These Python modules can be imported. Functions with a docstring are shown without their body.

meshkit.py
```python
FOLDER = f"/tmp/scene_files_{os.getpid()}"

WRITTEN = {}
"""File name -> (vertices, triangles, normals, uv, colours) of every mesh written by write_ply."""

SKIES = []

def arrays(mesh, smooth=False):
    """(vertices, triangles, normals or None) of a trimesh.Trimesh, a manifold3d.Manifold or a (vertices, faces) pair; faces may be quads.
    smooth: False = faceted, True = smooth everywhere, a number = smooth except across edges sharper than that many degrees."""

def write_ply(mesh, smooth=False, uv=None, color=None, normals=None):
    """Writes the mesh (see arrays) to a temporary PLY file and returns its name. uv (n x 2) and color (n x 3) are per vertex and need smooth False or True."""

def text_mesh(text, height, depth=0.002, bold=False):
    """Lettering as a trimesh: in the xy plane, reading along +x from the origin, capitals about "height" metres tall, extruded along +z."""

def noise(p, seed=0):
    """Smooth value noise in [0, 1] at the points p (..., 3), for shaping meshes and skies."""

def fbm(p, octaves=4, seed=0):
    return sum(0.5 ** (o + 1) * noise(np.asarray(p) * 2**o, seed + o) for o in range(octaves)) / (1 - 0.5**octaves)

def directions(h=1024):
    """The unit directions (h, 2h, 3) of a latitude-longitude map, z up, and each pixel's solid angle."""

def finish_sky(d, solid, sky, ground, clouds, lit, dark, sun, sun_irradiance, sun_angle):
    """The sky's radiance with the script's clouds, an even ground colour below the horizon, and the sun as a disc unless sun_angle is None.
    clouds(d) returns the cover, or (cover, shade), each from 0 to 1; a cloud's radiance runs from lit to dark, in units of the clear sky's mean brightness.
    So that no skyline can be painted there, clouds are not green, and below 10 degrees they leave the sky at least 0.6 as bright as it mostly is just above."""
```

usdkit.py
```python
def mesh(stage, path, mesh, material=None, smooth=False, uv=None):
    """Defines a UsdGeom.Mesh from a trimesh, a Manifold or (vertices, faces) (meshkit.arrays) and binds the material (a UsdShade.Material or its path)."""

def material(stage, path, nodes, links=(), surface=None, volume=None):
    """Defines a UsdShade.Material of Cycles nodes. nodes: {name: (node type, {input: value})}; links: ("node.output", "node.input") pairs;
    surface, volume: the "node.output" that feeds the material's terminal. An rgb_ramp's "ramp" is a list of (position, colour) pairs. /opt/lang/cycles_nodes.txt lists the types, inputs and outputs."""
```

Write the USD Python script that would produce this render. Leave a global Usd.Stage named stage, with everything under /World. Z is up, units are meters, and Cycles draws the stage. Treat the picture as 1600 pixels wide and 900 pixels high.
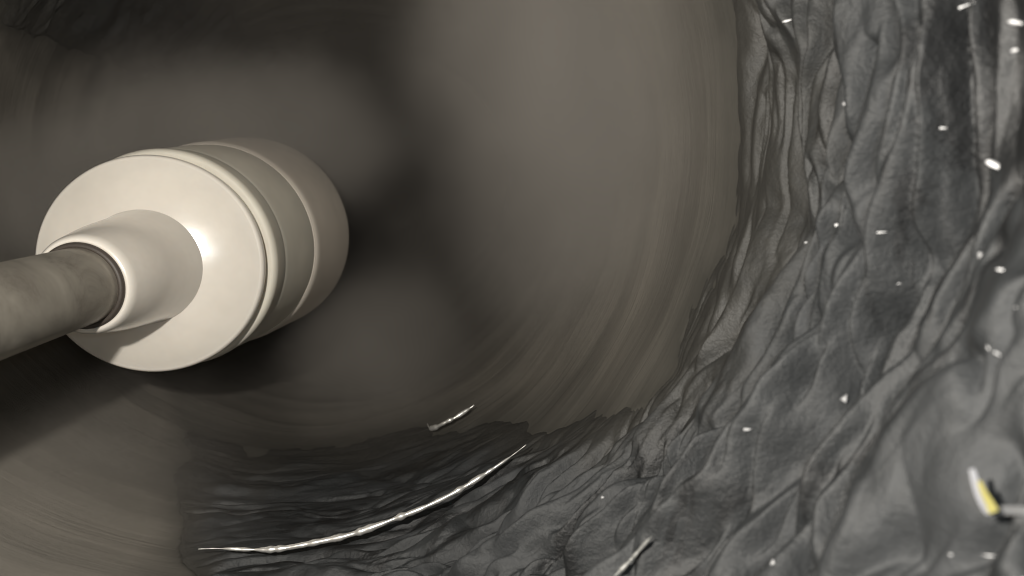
import math, numpy as np, trimesh, usdkit, meshkit
from pxr import Usd, UsdGeom, UsdLux, UsdShade, Gf, Sdf

stage = Usd.Stage.CreateInMemory()
UsdGeom.SetStageUpAxis(stage, 'Z')
UsdGeom.SetStageMetersPerUnit(stage, 1.0)
W = UsdGeom.Xform.Define(stage, '/World')
stage.SetDefaultPrim(W.GetPrim())
UsdGeom.Scope.Define(stage, '/World/Looks')

# ------------------------------------------------------------------ camera
# the duct runs along +y round the line x = z = 0; the camera stands off that line, low and to the right
F = 1142.0                                       # focal length in pixels of a 1600 x 900 picture
EYE = np.array([0.055, 0.0, -0.021])
PHI = -math.atan(0.114)
PSI = math.atan(0.14 * math.cos(PHI))
FWD = np.array([math.sin(PSI) * math.cos(PHI), math.cos(PSI) * math.cos(PHI), math.sin(PHI)])
RIGHT = np.array([math.cos(PSI), -math.sin(PSI), 0.0])
UP = np.cross(RIGHT, FWD)


def vec(px, py):
    return RIGHT * ((px - 800) / F) + UP * ((450 - py) / F) + FWD


def at(px, py, depth):
    return EYE + vec(px, py) * depth


def from_eye(x, y, d):
    return EYE + RIGHT * x + UP * y + FWD * d


cam = UsdGeom.Camera.Define(stage, '/World/camera')
M = Gf.Matrix4d(*RIGHT, 0, *UP, 0, *(-FWD), 0, *EYE, 1)
cam.AddTransformOp().Set(M)
cam.CreateHorizontalApertureAttr(36.0)
cam.CreateVerticalApertureAttr(20.25)
cam.CreateFocalLengthAttr(36.0 * F / 1600)
cam.CreateClippingRangeAttr(Gf.Vec2f(0.01, 100.0))
cam.CreateFStopAttr(16.0)
cam.CreateFocusDistanceAttr(0.27)
cam.CreateExposureAttr(0.0)


# ------------------------------------------------------------------ lamps (the inspection lamp beside the lens)
def lamp(name, pos, radius, intensity, color):
    l = UsdLux.SphereLight.Define(stage, '/World/' + name)
    l.AddTranslateOp().Set(Gf.Vec3d(*map(float, pos)))
    l.CreateRadiusAttr(radius)
    l.CreateIntensityAttr(intensity)
    l.CreateColorAttr(Gf.Vec3f(*color))
    l.CreateNormalizeAttr(True)


lamp('inspection_lamp', from_eye(-0.060, 0.036, -0.008), 0.004, 1.30, (1.0, 0.945, 0.86))
lamp('lens_lamp', from_eye(0.012, 0.012, -0.012), 0.004, 0.05, (0.80, 0.92, 1.0))


# ------------------------------------------------------------------ materials
def mat(name, nodes, links=(), surface=None, volume=None):
    return usdkit.material(stage, '/World/Looks/' + name, nodes, links, surface=surface, volume=volume)


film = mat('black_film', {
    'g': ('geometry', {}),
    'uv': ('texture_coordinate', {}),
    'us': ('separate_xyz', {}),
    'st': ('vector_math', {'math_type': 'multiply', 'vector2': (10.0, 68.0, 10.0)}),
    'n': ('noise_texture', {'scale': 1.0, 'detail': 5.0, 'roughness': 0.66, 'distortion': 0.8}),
    'r': ('rgb_ramp', {'ramp': [(0.41, (0.004, 0.0045, 0.005)), (0.455, (0.013, 0.0145, 0.0155)), (0.56, (0.019, 0.0207, 0.022)), (0.66, (0.030, 0.032, 0.034))]}),  # dark colour streaks stand in for the shade of long creases
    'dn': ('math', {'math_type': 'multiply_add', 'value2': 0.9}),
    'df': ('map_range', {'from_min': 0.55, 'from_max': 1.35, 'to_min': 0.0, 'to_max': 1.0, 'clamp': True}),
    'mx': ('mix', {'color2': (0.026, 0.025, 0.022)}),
    'n2': ('noise_texture', {'scale': 130.0, 'detail': 6.0, 'roughness': 0.74}),
    'b': ('bump', {'strength': 0.42, 'distance': 0.0022}),
    'rr': ('map_range', {'from_min': 0.3, 'from_max': 0.7, 'to_min': 0.52, 'to_max': 0.72, 'clamp': True}),
    'p': ('principled_bsdf', {'specular_ior_level': 0.52}),
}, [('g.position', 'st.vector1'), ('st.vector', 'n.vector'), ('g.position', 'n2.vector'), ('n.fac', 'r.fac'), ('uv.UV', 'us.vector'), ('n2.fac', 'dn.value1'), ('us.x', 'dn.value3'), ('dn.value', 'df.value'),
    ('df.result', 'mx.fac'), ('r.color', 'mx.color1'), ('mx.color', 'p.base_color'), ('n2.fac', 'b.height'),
    ('b.normal', 'p.normal'), ('n.fac', 'rr.value'), ('rr.result', 'p.roughness')], surface='p.BSDF')

dull_glint_look = mat('dull_glint_film', {'p': ('principled_bsdf', {'base_color': (0.08, 0.08, 0.084), 'roughness': 0.45, 'specular_ior_level': 0.8})}, surface='p.BSDF')
shell_mat = mat('dusty_duct_wall', {
    'g': ('geometry', {}),
    'st': ('vector_math', {'math_type': 'multiply', 'vector2': (5.0, 60.0, 5.0)}),
    'n': ('noise_texture', {'scale': 1.0, 'detail': 5.0, 'roughness': 0.6, 'distortion': 0.3}),
    'n1': ('noise_texture', {'scale': 14.0, 'detail': 4.0, 'roughness': 0.55}),
    'r': ('rgb_ramp', {'ramp': [(0.34, (0.085, 0.080, 0.070)), (0.66, (0.185, 0.170, 0.146))]}),
    'av': ('math', {'math_type': 'multiply_add', 'value2': 0.4}),
    'h': ('math', {'math_type': 'multiply', 'value2': 0.6}),
    'b': ('bump', {'strength': 0.45, 'distance': 0.003}),
    'uv': ('texture_coordinate', {}),
    'us': ('separate_xyz', {}),
    'dn': ('math', {'math_type': 'multiply_add', 'value2': 0.9}),
    'df': ('map_range', {'from_min': 0.45, 'from_max': 1.45, 'to_min': 0.0, 'to_max': 1.0, 'clamp': True}),
    'mx': ('mix', {'color2': (0.050, 0.048, 0.042)}),
    'p': ('principled_bsdf', {'specular_ior_level': 0.4, 'roughness': 0.5}),
}, [('g.position', 'st.vector1'), ('st.vector', 'n.vector'), ('g.position', 'n1.vector'), ('n1.fac', 'h.value1'), ('n.fac', 'av.value1'), ('h.value', 'av.value3'), ('av.value', 'r.fac'),
    ('uv.UV', 'us.vector'), ('n1.fac', 'dn.value1'), ('us.x', 'dn.value3'), ('dn.value', 'df.value'), ('df.result', 'mx.fac'), ('r.color', 'mx.color1'), ('mx.color', 'p.base_color'),
    ('n.fac', 'b.height'), ('b.normal', 'p.normal')], surface='p.BSDF')

glint_look = mat('glint_film', {
    'p': ('principled_bsdf', {'base_color': (0.08, 0.08, 0.084), 'roughness': 0.40, 'specular_ior_level': 1.0})}, surface='p.BSDF')

steel = mat('bright_wire', {
    'g': ('geometry', {}),
    'n': ('noise_texture', {'scale': 160.0, 'detail': 2.0}),
    'b': ('bump', {'strength': 0.6, 'distance': 0.001}),
    'p': ('principled_bsdf', {'base_color': (0.78, 0.77, 0.74), 'metallic': 0.75, 'roughness': 0.34})},
    [('g.position', 'n.vector'), ('n.fac', 'b.height'), ('b.normal', 'p.normal')], surface='p.BSDF')


def plastic(name, color, rough, mottled=0.04, coat=0.0):
    c = np.array(color)
    return mat(name, {
        'g': ('geometry', {}),
        'n': ('noise_texture', {'scale': 38.0, 'detail': 4.0, 'roughness': 0.6}),
        'r': ('rgb_ramp', {'ramp': [(0.3, tuple(c * (1 - 2 * mottled))), (0.7, tuple(c))]}),
        'rr': ('map_range', {'from_min': 0.3, 'from_max': 0.7, 'to_min': rough, 'to_max': rough + 0.1, 'clamp': True}),
        'n2': ('noise_texture', {'scale': 500.0, 'detail': 2.0}),
        'b': ('bump', {'strength': 0.08, 'distance': 0.0005}),
        'p': ('principled_bsdf', {'specular_ior_level': 0.5, 'coat_weight': coat, 'coat_roughness': 0.22, 'subsurface_weight': 0.15, 'subsurface_scale': 0.002, 'subsurface_radius': (1.0, 0.7, 0.5)})},
        [('g.position', 'n.vector'), ('g.position', 'n2.vector'), ('n.fac', 'r.fac'), ('r.color', 'p.base_color'), ('n.fac', 'rr.value'), ('rr.result', 'p.roughness'),
         ('n2.fac', 'b.height'), ('b.normal', 'p.normal')], surface='p.BSDF')


white = plastic('white_plastic', (0.71, 0.66, 0.59), 0.20, 0.06, coat=1.0)
cream = plastic('cream_plastic', (0.66, 0.62, 0.53), 0.55, 0.07)
rear_plastic = plastic('dull_rear_plastic', (0.66, 0.595, 0.515), 0.6, 0.07)
grey = mat('scuffed_steel', {
    'g': ('geometry', {}),
    'n': ('noise_texture', {'scale': 45.0, 'detail': 6.0, 'roughness': 0.7, 'distortion': 0.8}),
    'r': ('rgb_ramp', {'ramp': [(0.3, (0.26, 0.235, 0.20)), (0.7, (0.46, 0.43, 0.37))]}),
    'rr': ('map_range', {'from_min': 0.3, 'from_max': 0.7, 'to_min': 0.26, 'to_max': 0.5, 'clamp': True}),
    'p': ('principled_bsdf', {'metallic': 0.55})},
    [('g.position', 'n.vector'), ('n.fac', 'r.fac'), ('r.color', 'p.base_color'), ('n.fac', 'rr.value'), ('rr.result', 'p.roughness')], surface='p.BSDF')
dark_rubber = plastic('dark_seal', (0.05, 0.04, 0.033), 0.5, 0.1)
strap_mat = plastic('pale_strap', (0.20, 0.20, 0.20), 0.3)
dull_wire = mat('dull_wire', {'p': ('principled_bsdf', {'base_color': (0.22, 0.22, 0.21), 'metallic': 0.3, 'roughness': 0.5})}, surface='p.BSDF')
strap_white = plastic('white_glint_fold', (0.36, 0.36, 0.38), 0.25)
tip_mat = mat('yellow_glint_tip', {'p': ('principled_bsdf', {'base_color': (0.40, 0.36, 0.12), 'roughness': 0.18, 'specular_ior_level': 0.9, 'coat_weight': 1.0})}, surface='p.BSDF')


# ------------------------------------------------------------------ scene helpers
taken = {}


def path_for(parent, name):
    base = str(parent.GetPath()) + '/' + name
    k = taken.get(base, 0)
    taken[base] = k + 1
    return base if k == 0 else '%s_%03d' % (base, k)


def tag(prim, label=None, category=None, group=None, kind=None):
    for key, val in (('label', label), ('category', category), ('group', group), ('kind', kind)):
        if val:
            prim.SetCustomDataByKey(key, val)
    return prim


def thing(name, **kw):
    x = UsdGeom.Xform.Define(stage, path_for(W.GetPrim(), name))
    return tag(x.GetPrim(), **kw)


def part(name, mesh, material, parent, smooth=35, uv=None, **kw):
    m = usdkit.mesh(stage, path_for(parent, name), mesh, material, smooth=smooth, uv=uv)
    return tag(m.GetPrim(), **kw)


def tube(points, radii, sides=12, cap=True):
    p = np.asarray(points, float)
    t = np.gradient(p, axis=0)
    t /= np.linalg.norm(t, axis=1, keepdims=True)
    a = np.cross(t, [0.13, 0.97, 0.2])
    a /= np.linalg.norm(a, axis=1, keepdims=True)
    b = np.cross(t, a)
    ang = np.arange(sides) * 2 * np.pi / sides
    r = np.broadcast_to(radii, (len(p),))[:, None, None]
    v = p[:, None] + r * (np.cos(ang)[None, :, None] * a[:, None] + np.sin(ang)[None, :, None] * b[:, None])
    i, j = np.meshgrid(np.arange(len(p) - 1), np.arange(sides), indexing='ij')
    q = np.stack([i * sides + j, i * sides + (j + 1) % sides, (i + 1) * sides + (j + 1) % sides, (i + 1) * sides + j], -1).reshape(-1, 4)
    f = np.vstack([q[:, [0, 1, 2]], q[:, [0, 2, 3]]])
    v = v.reshape(-1, 3)
    if cap:
        n = len(v)
        v = np.vstack([v, p[:1], p[-1:]])
        s = np.arange(sides)
        e = (len(p) - 1) * sides
        f = np.vstack([f, np.stack([np.full(sides, n), (s + 1) % sides, s], 1), np.stack([np.full(sides, n + 1), e + s, e + (s + 1) % sides], 1)])
    return trimesh.Trimesh(v, f, process=False)


# ------------------------------------------------------------------ the duct
R0 = 0.150
PITCH = 0.046
fbm, noise = meshkit.fbm, meshkit.noise


def bend(y):
    """How far the duct's middle line has wandered at y: it turns off to the right and up a metre ahead."""
    k = np.maximum(np.asarray(y, float) - 0.55, 0)
    return 0.10 * k ** 2 * 2, 0.05 * k ** 2 * 2


def tri(x):
    """A triangle wave in [-1, 1] of period 1."""
    return 4 * np.sqrt((x - np.floor(x) - 0.5) ** 2 + 0.0012) - 1


# straight-edged creases of the film: (waves per metre along the duct, waves round it, height in metres)
CREASES = [(17, 1, 0.0014), (23, -2, 0.0018), (29, 3, 0.0024), (41, -5, 0.0023), (53, 4, 0.0020), (67, -8, 0.0014), (88, 9, 0.0010), (61, 17, 0.0006), (140, -13, 0.00045), (97, -27, 0.0004)]


def step(x, a, b):
    t = np.clip((x - a) / (b - a), 0, 1)
    return t * t * (3 - 2 * t)


def base_radius(th, y):
    """The smooth, dusty wall of the duct itself, very slightly wavy."""
    c, s = np.cos(th), np.sin(th)
    w = fbm(np.stack([c * 1.5 + 7, s * 1.5 + 3, y * 7], -1), 3, 11) - 0.5
    return R0 + 0.012 * w + 0.0010 * np.abs(np.sin(np.pi * (y / PITCH + th / (2 * np.pi))))


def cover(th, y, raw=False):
    """How far the film stands in front of the wall: 1 well inside the sheet, below 0 where there is none. It lines the near end all round on the right; its run along the floor stands in for shade."""
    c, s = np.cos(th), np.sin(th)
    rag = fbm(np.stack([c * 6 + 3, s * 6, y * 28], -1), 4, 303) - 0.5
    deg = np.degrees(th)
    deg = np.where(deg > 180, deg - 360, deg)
    edge = 0.205 + 0.17 * step(deg, -25, -72) + 0.0 * deg  # dark film carried over the floor in place of the shade there
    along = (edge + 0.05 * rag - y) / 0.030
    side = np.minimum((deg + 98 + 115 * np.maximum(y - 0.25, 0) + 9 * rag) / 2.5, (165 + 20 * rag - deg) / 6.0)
    shade_patch = np.minimum(np.minimum((deg - 124 + 10 * rag) / 3, (153 - deg + 14 * rag) / 3), np.minimum(y - 0.40 + 0.1 * rag, 0.95 - y) / 0.03)  # dark film patch put in to blacken the far upper left
    far = np.maximum(np.minimum(along, side), shade_patch)
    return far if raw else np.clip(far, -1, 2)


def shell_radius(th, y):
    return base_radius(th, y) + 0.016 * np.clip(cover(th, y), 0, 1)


def film_radius(th, y):
    c, s = np.cos(th), np.sin(th)
    warp = fbm(np.stack([c * 1.6 + 7, s * 1.6 + 3, y * 9], -1), 3, 11) - 0.5
    warp2 = fbm(np.stack([c * 5 + 2, s * 5 + 9, y * 24], -1), 3, 23) - 0.5
    u = y + 0.036 * warp + 0.016 * warp2
    d = 0.0025 * (np.abs(np.sin(np.pi * (u / PITCH + th / (2 * np.pi)))) ** 0.6 - 0.6)
    for k, (ky, kt, h) in enumerate(CREASES):
        much = noise(np.stack([c * 2.3 + k, s * 2.3, y * (10 + 0.25 * ky)], -1), 100 + k)
        shift = 0.5 * noise(np.stack([c * 3 + k, s * 3, y * 0.6 * ky], -1), 200 + k)
        d = d + 1.35 * h * (0.2 + 1.6 * much ** 1.3) * tri(u * ky + kt * th / (2 * np.pi) + shift + 0.37 * k)
    # deep, narrow folds that wander and meet
    for k, (kc, ku, levels, w, h) in enumerate([(1.0, 22, (0.40, 0.54), 0.020, 0.0095), (1.4, 44, (0.42, 0.50, 0.59), 0.022, 0.0066), (2.4, 80, (0.45, 0.57), 0.030, 0.0036)]):
        f = fbm(np.stack([c * kc + 20 - 9 * k, s * kc + 4 * k, u * ku + 3], -1), 3, 71 + 10 * k)
        for n, level in enumerate(levels):
            broken = step(noise(np.stack([c * 4 * (k + 1) + n, s * 4 * (k + 1), y * (30 + 20 * k)], -1), 400 + 10 * k + n), 0.25, 0.6)
            d = d + h * broken * np.exp(-np.abs((f - level) / w) ** 1.4)
    f = fbm(np.stack([c * 6, s * 6, u * 120], -1), 2, 131)
    d = d - 0.0018 * np.abs(2 * f - 1) - 0.0010
    k = cover(th, y)
    deg = np.degrees(th)
    deg = np.where(deg > 180, deg - 360, deg)
    d = d * (1 - 0.60 * step(y, 0.20, 0.28)) * (1 - 0.35 * step(-deg, 50, 75)) * (0.62 + 0.38 * step(y, 0.09, 0.16))
    full = np.clip(k / 2, 0, 1)
    return base_radius(th, y) - 0.0006 - (0.0035 - d) * (0.12 + 0.88 * full) + 0.004 * np.clip(-k, 0, 1)


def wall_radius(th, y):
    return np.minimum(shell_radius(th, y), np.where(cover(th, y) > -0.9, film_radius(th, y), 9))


def sheet(radius, ys, ths, keep=None):
    """The surface r = radius(angle, y) over a grid, seen from inside."""
    TH, YS = np.meshgrid(ths, ys)
    RR = radius(TH, YS)
    bx, bz = bend(YS)
    V = np.stack([RR * np.cos(TH) + bx, YS, RR * np.sin(TH) + bz], -1).reshape(-1, 3)
    n, m = len(ys), len(ths)
    i, j = np.meshgrid(np.arange(n - 1), np.arange(m), indexing='ij')
    Q = np.stack([i * m + j, (i + 1) * m + j, (i + 1) * m + (j + 1) % m, i * m + (j + 1) % m], -1).reshape(-1, 4)
    if keep is None:
        return V, Q
    ok = keep(TH, YS).reshape(-1)
    Q = Q[ok[Q].all(1)]
    used, inv = np.unique(Q, return_inverse=True)
    return V[used], inv.reshape(-1, 4), used


duct = thing('flexible_duct', label='round dusty flexible duct the picture looks into, with steel wire showing', category='duct')
ys = np.concatenate([np.arange(-0.16, 0.45, 0.0015), np.arange(0.45, 0.9, 0.004), np.arange(0.9, 2.4, 0.02)])
ths = np.arange(720) * 2 * np.pi / 720
k = cover(*np.meshgrid(ths, ys), raw=True).reshape(-1)
grime = np.clip(1 + k / 2.6, 0, 1)                # dirt of the film's kind, thinning out beyond its edge
part('wall', sheet(shell_radius, ys, ths), shell_mat, duct, smooth=True, uv=np.stack([grime, 0 * grime], 1))
film_thing = thing('film_sheet', label='crumpled black plastic film lining the near right side of the duct, spread over floor and upper left in place of shade', category='plastic film')
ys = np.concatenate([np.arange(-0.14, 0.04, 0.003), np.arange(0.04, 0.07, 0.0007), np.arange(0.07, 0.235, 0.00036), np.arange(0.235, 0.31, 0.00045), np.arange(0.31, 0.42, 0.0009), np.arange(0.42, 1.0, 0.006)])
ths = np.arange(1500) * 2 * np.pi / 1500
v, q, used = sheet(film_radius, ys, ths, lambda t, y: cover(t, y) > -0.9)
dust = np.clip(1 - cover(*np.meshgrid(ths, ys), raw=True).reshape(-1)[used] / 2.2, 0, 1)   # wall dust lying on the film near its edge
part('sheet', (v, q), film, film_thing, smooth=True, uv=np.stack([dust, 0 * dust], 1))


def hit(px, py, lift=0.0):
    """Where the ray through a pixel meets the liner, and the liner's inward direction there."""
    d = vec(px, py)
    ts = np.linspace(0.04, 1.2, 1500)
    p = EYE + d * ts[:, None]
    r = np.hypot(p[:, 0], p[:, 2])
    wr = wall_radius(np.arctan2(p[:, 2], p[:, 0]), p[:, 1])
    k = int(np.argmax(r > wr))
    q = EYE + d * ts[k]
    n = -np.array([q[0], 0, q[2]]) / np.hypot(q[0], q[2])
    return q + n * lift, n


def smooth_line(pts, n):
    from scipy.interpolate import CubicSpline
    pts = np.asarray(pts, float)
    t = np.concatenate([[0], np.cumsum(np.linalg.norm(np.diff(pts, axis=0), axis=1))])
    return CubicSpline(t, pts)(np.linspace(0, t[-1], n))


def ring_wire(pix, depth, rad, n, taper, seed):
    """A length of the coil: a ring of the duct at that depth, laid just proud of the liner."""
    out = []
    for px, py in pix:
        out.append(at(px, py, depth(px)))
    p = smooth_line(out, n)
    rng = np.random.default_rng(seed)
    wob = fbm(np.stack([np.arange(n) * 0.16, np.zeros(n), np.full(n, seed)], -1), 3, seed)
    rr = rad * (0.55 + 0.9 * wob)
    e = np.minimum(np.arange(n), np.arange(n)[::-1]) / taper
    rr = rr * np.clip(e, 0.15, 1)
    return p, rr


def coil(pix, rad, n, taper, seed, lift):
    """A length of the coil laid along the liner where these pixels' rays meet it, on one smooth curve."""
    raw = np.array([hit(px, py, lift)[0] for px, py in pix])
    k = np.arange(len(raw))
    raw = np.stack([np.polyval(np.polyfit(k, raw[:, a], 3), k) for a in range(3)], 1)
    # back on to the rays, so that the curve keeps its depth smooth
    out = []
    for (px, py), q in zip(pix, raw):
        depth = (q - EYE) @ FWD
        out.append(at(px, py, depth - (0.008 + 0.006 * px / 800 if px < 900 else 0.003)))
    p = smooth_line(out, n)
    wob = fbm(np.stack([np.arange(n) * 0.22, np.zeros(n), np.full(n, float(seed))], -1), 3, seed)
    rr = rad * (0.35 + 1.3 * wob) * np.clip(np.minimum(np.arange(n), np.arange(n)[::-1]) / taper, 0.15, 1)
    return tube(p, rr, 10)


part('wire', coil([(310, 858), (370, 858), (430, 858), (490, 848), (545, 836), (600, 817), (650, 798), (700, 775), (740, 752), (780, 726), (822, 695)], 0.00105, 150, 30, 3, 0.003), steel, duct, smooth=True)
part('wire', coil([(668, 662), (680, 668), (696, 660), (712, 652), (728, 642), (741, 633)], 0.0012, 50, 8, 5, 0.003), steel, duct, smooth=True)
part('wire', coil([(958, 902), (975, 886), (990, 870), (1004, 854), (1018, 838)], 0.00045, 50, 10, 7, 0.001), dull_wire, duct, smooth=True)

# ------------------------------------------------------------------ the spray head
head = thing('spray_head', label='white stepped plastic spray head on a grey rod at the left', category='spray head')
D0 = 0.30
P0 = at(236, 414, D0)
AX = vec(800, 245)
AX = AX / np.linalg.norm(AX)
SX = np.cross(AX, UP)
SX /= np.linalg.norm(SX)
SY = np.cross(SX, AX)
RF = 171 / F * D0                                # radius of the front disc, in metres
TX = np.eye(4)
TX[:3, 0], TX[:3, 1], TX[:3, 2], TX[:3, 3] = SX, SY, AX, P0


def turned(profile, sections=128):
    """A body of revolution round the head's axis; profile: (radius in front disc radii, metres behind the front disc's rim), from the axis outwards and round."""
    prof = np.array([(r * RF, z) for r, z in profile])
    m = trimesh.creation.revolve(prof, sections=sections)
    m.apply_transform(TX)
    m.fix_normals()
    return m


def arc(c, r, a0, a1, n=6):
    return [(c[0] + r[0] * math.cos(math.radians(a)), c[1] + r[1] * math.sin(math.radians(a))) for a in np.linspace(a0, a1, n)]


# slightly domed front disc with a rounded rim
face = [(x, -0.0095 + 0.0095 * max(0, (x - 0.2) / 0.76) ** 1.7) for x in np.linspace(0.0, 0.955, 22)]
TILT = trimesh.transformations.rotation_matrix(math.radians(7.5), UP, P0) @ trimesh.transformations.rotation_matrix(math.radians(-5.0), RIGHT, P0)
part('front_disc', turned(face + arc((0.965, 0.0025), (0.035, 0.0025), -90, 90, 10) + [(0.0, 0.005)]).apply_transform(TILT), white, head)
# bell shaped collar: cylinder that rounds over to the hole for the rod
zc = -0.0092
ZR = -0.049                                      # where the rod goes in
bell = [(0.0, ZR + 0.004), (0.30, ZR + 0.004), (0.315, ZR + 0.0005)]
bell += [(0.35 + 0.052 * math.sin(a), ZR + 0.0055 - 0.0060 * math.cos(a)) for a in np.linspace(-0.5, 1.3, 12)]
bell += [(0.425, ZR + 0.010), (0.452, ZR + 0.018), (0.472, ZR + 0.027), (0.484, -0.016), (0.494, -0.012), (0.512, zc + 0.001), (0.516, zc + 0.005), (0.0, zc + 0.005)]
part('collar', turned(bell), white, head)
part('neck', turned([(0.0, 0.0045), (0.86, 0.0045), (0.86, 0.018), (0.0, 0.018)]), cream, head)
r2 = 1.05
part('middle_disc', turned([(0.0, 0.013)] + arc((r2 - 0.05, 0.0165), (0.05, 0.0035), -90, 0, 8) + [(r2, 0.0255), (r2 - 0.01, 0.027), (0.0, 0.027)]), cream, head)
part('drum', turned([(0.0, 0.0265), (1.045, 0.0265), (1.06, 0.030), (1.10, 0.058), (1.105, 0.066), (0.0, 0.066)]), cream, head)
part('rear_rim', turned([(0.0, 0.0655), (1.11, 0.0655)] + arc((1.11, 0.072), (0.035, 0.006), -80, 0, 6) + [(1.215, 0.118)] + arc((1.18, 0.121), (0.035, 0.004), 0, 90, 6) + [(0.0, 0.125)]), rear_plastic, head)
# rod, with a dark seal where it enters the collar
rr = 0.298
part('rod', turned([(0.0, -0.30), (rr, -0.30), (rr, ZR + 0.003), (0.0, ZR + 0.003)]), grey, head)
part('seal', turned([(rr + 0.014 + 0.026 * math.cos(a), ZR - 0.0006 + 0.0015 * math.sin(a)) for a in np.linspace(0, 2 * math.pi, 17)]), dark_rubber, head)

# ------------------------------------------------------------------ glints: small pale flattened lumps, added and turned to the lamp to make highlights
LAMP = from_eye(-0.060, 0.036, -0.008)
GLINTS = [  # pixel, length and width in pixels, lean in degrees
    (1231, 32, 17, 6, 12), (1500, 12, 42, 9, 15), (1470, 200, 22, 8, -5), (1557, 259, 34, 15, -30), (1592, 36, 30, 12, -10), (1588, 78, 18, 9, 5), (1311, 350, 16, 6, 15), (1378, 363, 17, 5, 0),
    (1263, 379, 13, 5, 0), (1226, 471, 10, 6, -10), (1322, 162, 12, 9, 0), (1357, 175, 5, 5, 0), (1568, 422, 20, 6, -8), (1552, 548, 24, 11, -35), (1574, 602, 22, 8, -10), (1168, 671, 14, 7, 0),
    (1320, 622, 14, 14, 60), (1288, 724, 13, 12, 45), (942, 777, 6, 6, 0), (1545, 868, 18, 6, -10), (1488, 866, 12, 6, 10), (1390, 295, 12, 5, 0), (1207, 886, 12, 26, -30), (1478, 340, 7, 4, 0), (1404, 443, 9, 4, 0),
    (1594, 480, 14, 6, 0), (1533, 400, 10, 22, 8), (1597, 905, 14, 6, 0), (225, 118, 9, 4, 20)]
for px, py, ln, wd, lean in GLINTS:
    q, n = hit(px, py, 0.0)
    dep = (q - EYE) @ FWD - 0.0004
    q = EYE + vec(px, py) * dep
    to_lamp, to_eye = (LAMP - q) / np.linalg.norm(LAMP - q), (EYE - q) / np.linalg.norm(EYE - q)
    hv = to_lamp + to_eye
    hv /= np.linalg.norm(hv)
    along = RIGHT * math.cos(math.radians(lean)) + UP * math.sin(math.radians(lean))
    along -= hv * (along @ hv)
    along /= np.linalg.norm(along)
    across = np.cross(hv, along)
    k = dep / F
    m = trimesh.creation.icosphere(2, 1.0)
    v = np.array(m.vertices)
    w = fbm(v * 1.7 + px, 2, 5)[:, None]
    v = v * (0.55 + 0.9 * w)
    v = v[:, :1] * along * ln * k * 0.48 + v[:, 1:2] * across * wd * k * 0.32 * (1 - 0.6 * v[:, :1]) + v[:, 2:3] * hv * min(ln, wd) * k * 0.07
    part('glint_lump', (v + q, m.faces), glint_look if ln > 15 else dull_glint_look, film_thing, smooth=True)

# ------------------------------------------------------------------ a pale strap end against the film, low at the right edge
strap = thing('plastic_strap', label='pale plastic strap on the film, its tip coloured as a white and yellow glint', category='strap')


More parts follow.
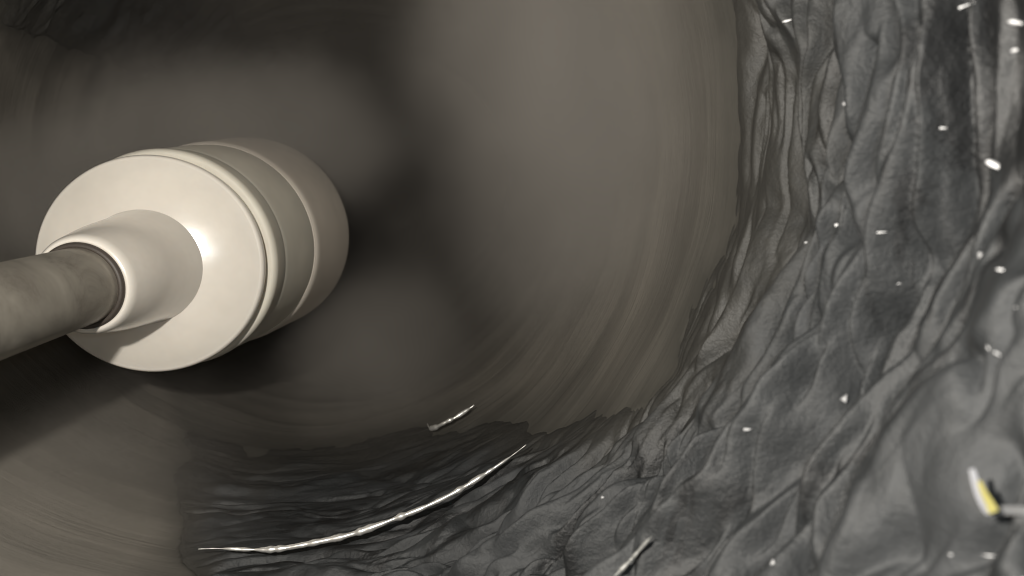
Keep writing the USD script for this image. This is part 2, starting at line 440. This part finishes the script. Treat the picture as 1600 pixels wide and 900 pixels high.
def ribbon(pix, depth, width, thick, up):
    """A flat strip through pixels of equal depth; up: the way its width lies."""
    p = smooth_line([at(px, py, d) for (px, py), d in zip(pix, depth)], 24)
    t = np.gradient(p, axis=0)
    t /= np.linalg.norm(t, axis=1, keepdims=True)
    u = up - t * (t @ up)[:, None]
    u /= np.linalg.norm(u, axis=1, keepdims=True)
    nn = np.cross(t, u)
    wd = np.broadcast_to(width, (len(p),))[:, None] / 2
    corners = [p + u * wd * a + nn * thick / 2 * b for a, b in ((-1, -1), (-0.8, 1), (0.8, 1), (1, -1))]
    v = np.stack(corners, 1).reshape(-1, 3)
    f = []
    for i in range(len(p) - 1):
        for j in range(4):
            a, b, c, d = i * 4 + j, i * 4 + (j + 1) % 4, i * 4 + 4 + (j + 1) % 4, i * 4 + 4 + j
            f += [(a, b, c), (a, c, d)]
    e = (len(p) - 1) * 4
    f += [(0, 2, 1), (0, 3, 2), (e, e + 1, e + 2), (e, e + 2, e + 3)]
    m = trimesh.Trimesh(v, f, process=False)
    m.fix_normals()
    return m


dz = min((hit(px, py)[0] - EYE) @ FWD for px, py in ((1520, 740), (1545, 795), (1575, 797))) - 0.003
kz = dz / F
part('band', ribbon([(1546, 801), (1570, 798), (1600, 799), (1640, 803)], [dz, dz, dz, dz * 0.99], 15 * kz, 2.5 * kz, UP), strap_mat, strap)
part('white_glint', ribbon([(1519, 733), (1526, 757), (1536, 780), (1549, 798)], [dz * 0.995] * 4, np.linspace(7, 20, 24) * kz, 5 * kz, RIGHT), strap_white, strap)  # pale piece standing in for the white part of a glint
part('yellow_glint', ribbon([(1531, 752), (1539, 772), (1549, 790), (1553, 799)], [dz * 0.985] * 4, np.linspace(4, 15, 24) * kz, 5 * kz, RIGHT), tip_mat, strap)  # yellow colour stands in for the fringe of that glint

# ------------------------------------------------------------------ mist: plumes of fine spray hanging in the duct
blobs = [  # pixel, depth, radii (right, up, ahead) and density
    ((985, -60), 0.33, (0.122, 0.22, 0.16), 21.0),
    ((390, 220), 0.40, (0.110, 0.055, 0.14), 14.0),
    ((40, 320), 0.38, (0.110, 0.060, 0.12), 11.0),
    ((600, 530), 0.43, (0.075, 0.060, 0.12), 7.0),
    ((90, 790), 0.27, (0.095, 0.065, 0.09), 4.0),
]
nodes = {'g': ('geometry', {}),
         'n': ('noise_texture', {'scale': 9.0, 'detail': 4.0, 'roughness': 0.55, 'distortion': 0.6}),
         'nr': ('map_range', {'from_min': 0.34, 'from_max': 0.66, 'to_min': 0.5, 'to_max': 1.5, 'clamp': True}),
         'sep': ('separate_xyz', {}),
         'w': ('noise_texture', {'scale': 13.0, 'detail': 5.0, 'roughness': 0.6}),
         'wc': ('vector_math', {'math_type': 'subtract', 'vector2': (0.5, 0.5, 0.5)}),
         'wp': ('vector_math', {'math_type': 'multiply_add', 'vector2': (0.07, 0.07, 0.07)}),
         'far': ('map_range', {'range_type': 'smoothstep', 'from_min': 0.28, 'from_max': 0.5, 'to_min': 0.0, 'to_max': 0.8, 'clamp': True}),
         'vol': ('principled_volume', {'color': (0.975, 0.905, 0.82), 'anisotropy': 0.0})}
links = [('g.position', 'w.vector'), ('w.color', 'wc.vector1'), ('wc.vector', 'wp.vector1'), ('g.position', 'wp.vector3'), ('g.position', 'n.vector'), ('n.fac', 'nr.value'), ('g.position', 'sep.vector'), ('sep.y', 'far.value')]
last = 'far.result'
for k, ((px, py), dep, rad, dens) in enumerate(blobs):
    c = at(px, py, dep)
    nodes['s%d' % k] = ('vector_math', {'math_type': 'subtract', 'vector2': tuple(c)})
    nodes['d%d' % k] = ('vector_math', {'math_type': 'divide', 'vector2': (rad[0], rad[2], rad[1])})
    nodes['l%d' % k] = ('vector_math', {'math_type': 'length'})
    nodes['m%d' % k] = ('map_range', {'range_type': 'smoothstep', 'from_min': 0.0, 'from_max': 1.0, 'to_min': dens, 'to_max': 0.0, 'clamp': True})
    nodes['a%d' % k] = ('math', {'math_type': 'add'})
    links += [('wp.vector', 's%d.vector1' % k), ('s%d.vector' % k, 'd%d.vector1' % k), ('d%d.vector' % k, 'l%d.vector1' % k), ('l%d.value' % k, 'm%d.value' % k),
              (last, 'a%d.value1' % k), ('m%d.result' % k, 'a%d.value2' % k)]
    last = 'a%d.value' % k
nodes['mul'] = ('math', {'math_type': 'multiply'})
links += [(last, 'mul.value1'), ('nr.result', 'mul.value2'), ('mul.value', 'vol.density')]
mist_mat = mat('mist', nodes, links, volume='vol.volume')
box = trimesh.creation.box((0.8, 1.9, 0.8))
box.apply_translation((0.1, 0.70, 0.05))
mist = usdkit.mesh(stage, '/World/mist', box, mist_mat)
tag(mist.GetPrim(), label='pale drifting spray mist filling the duct beyond the white head', category='mist', kind='stuff')
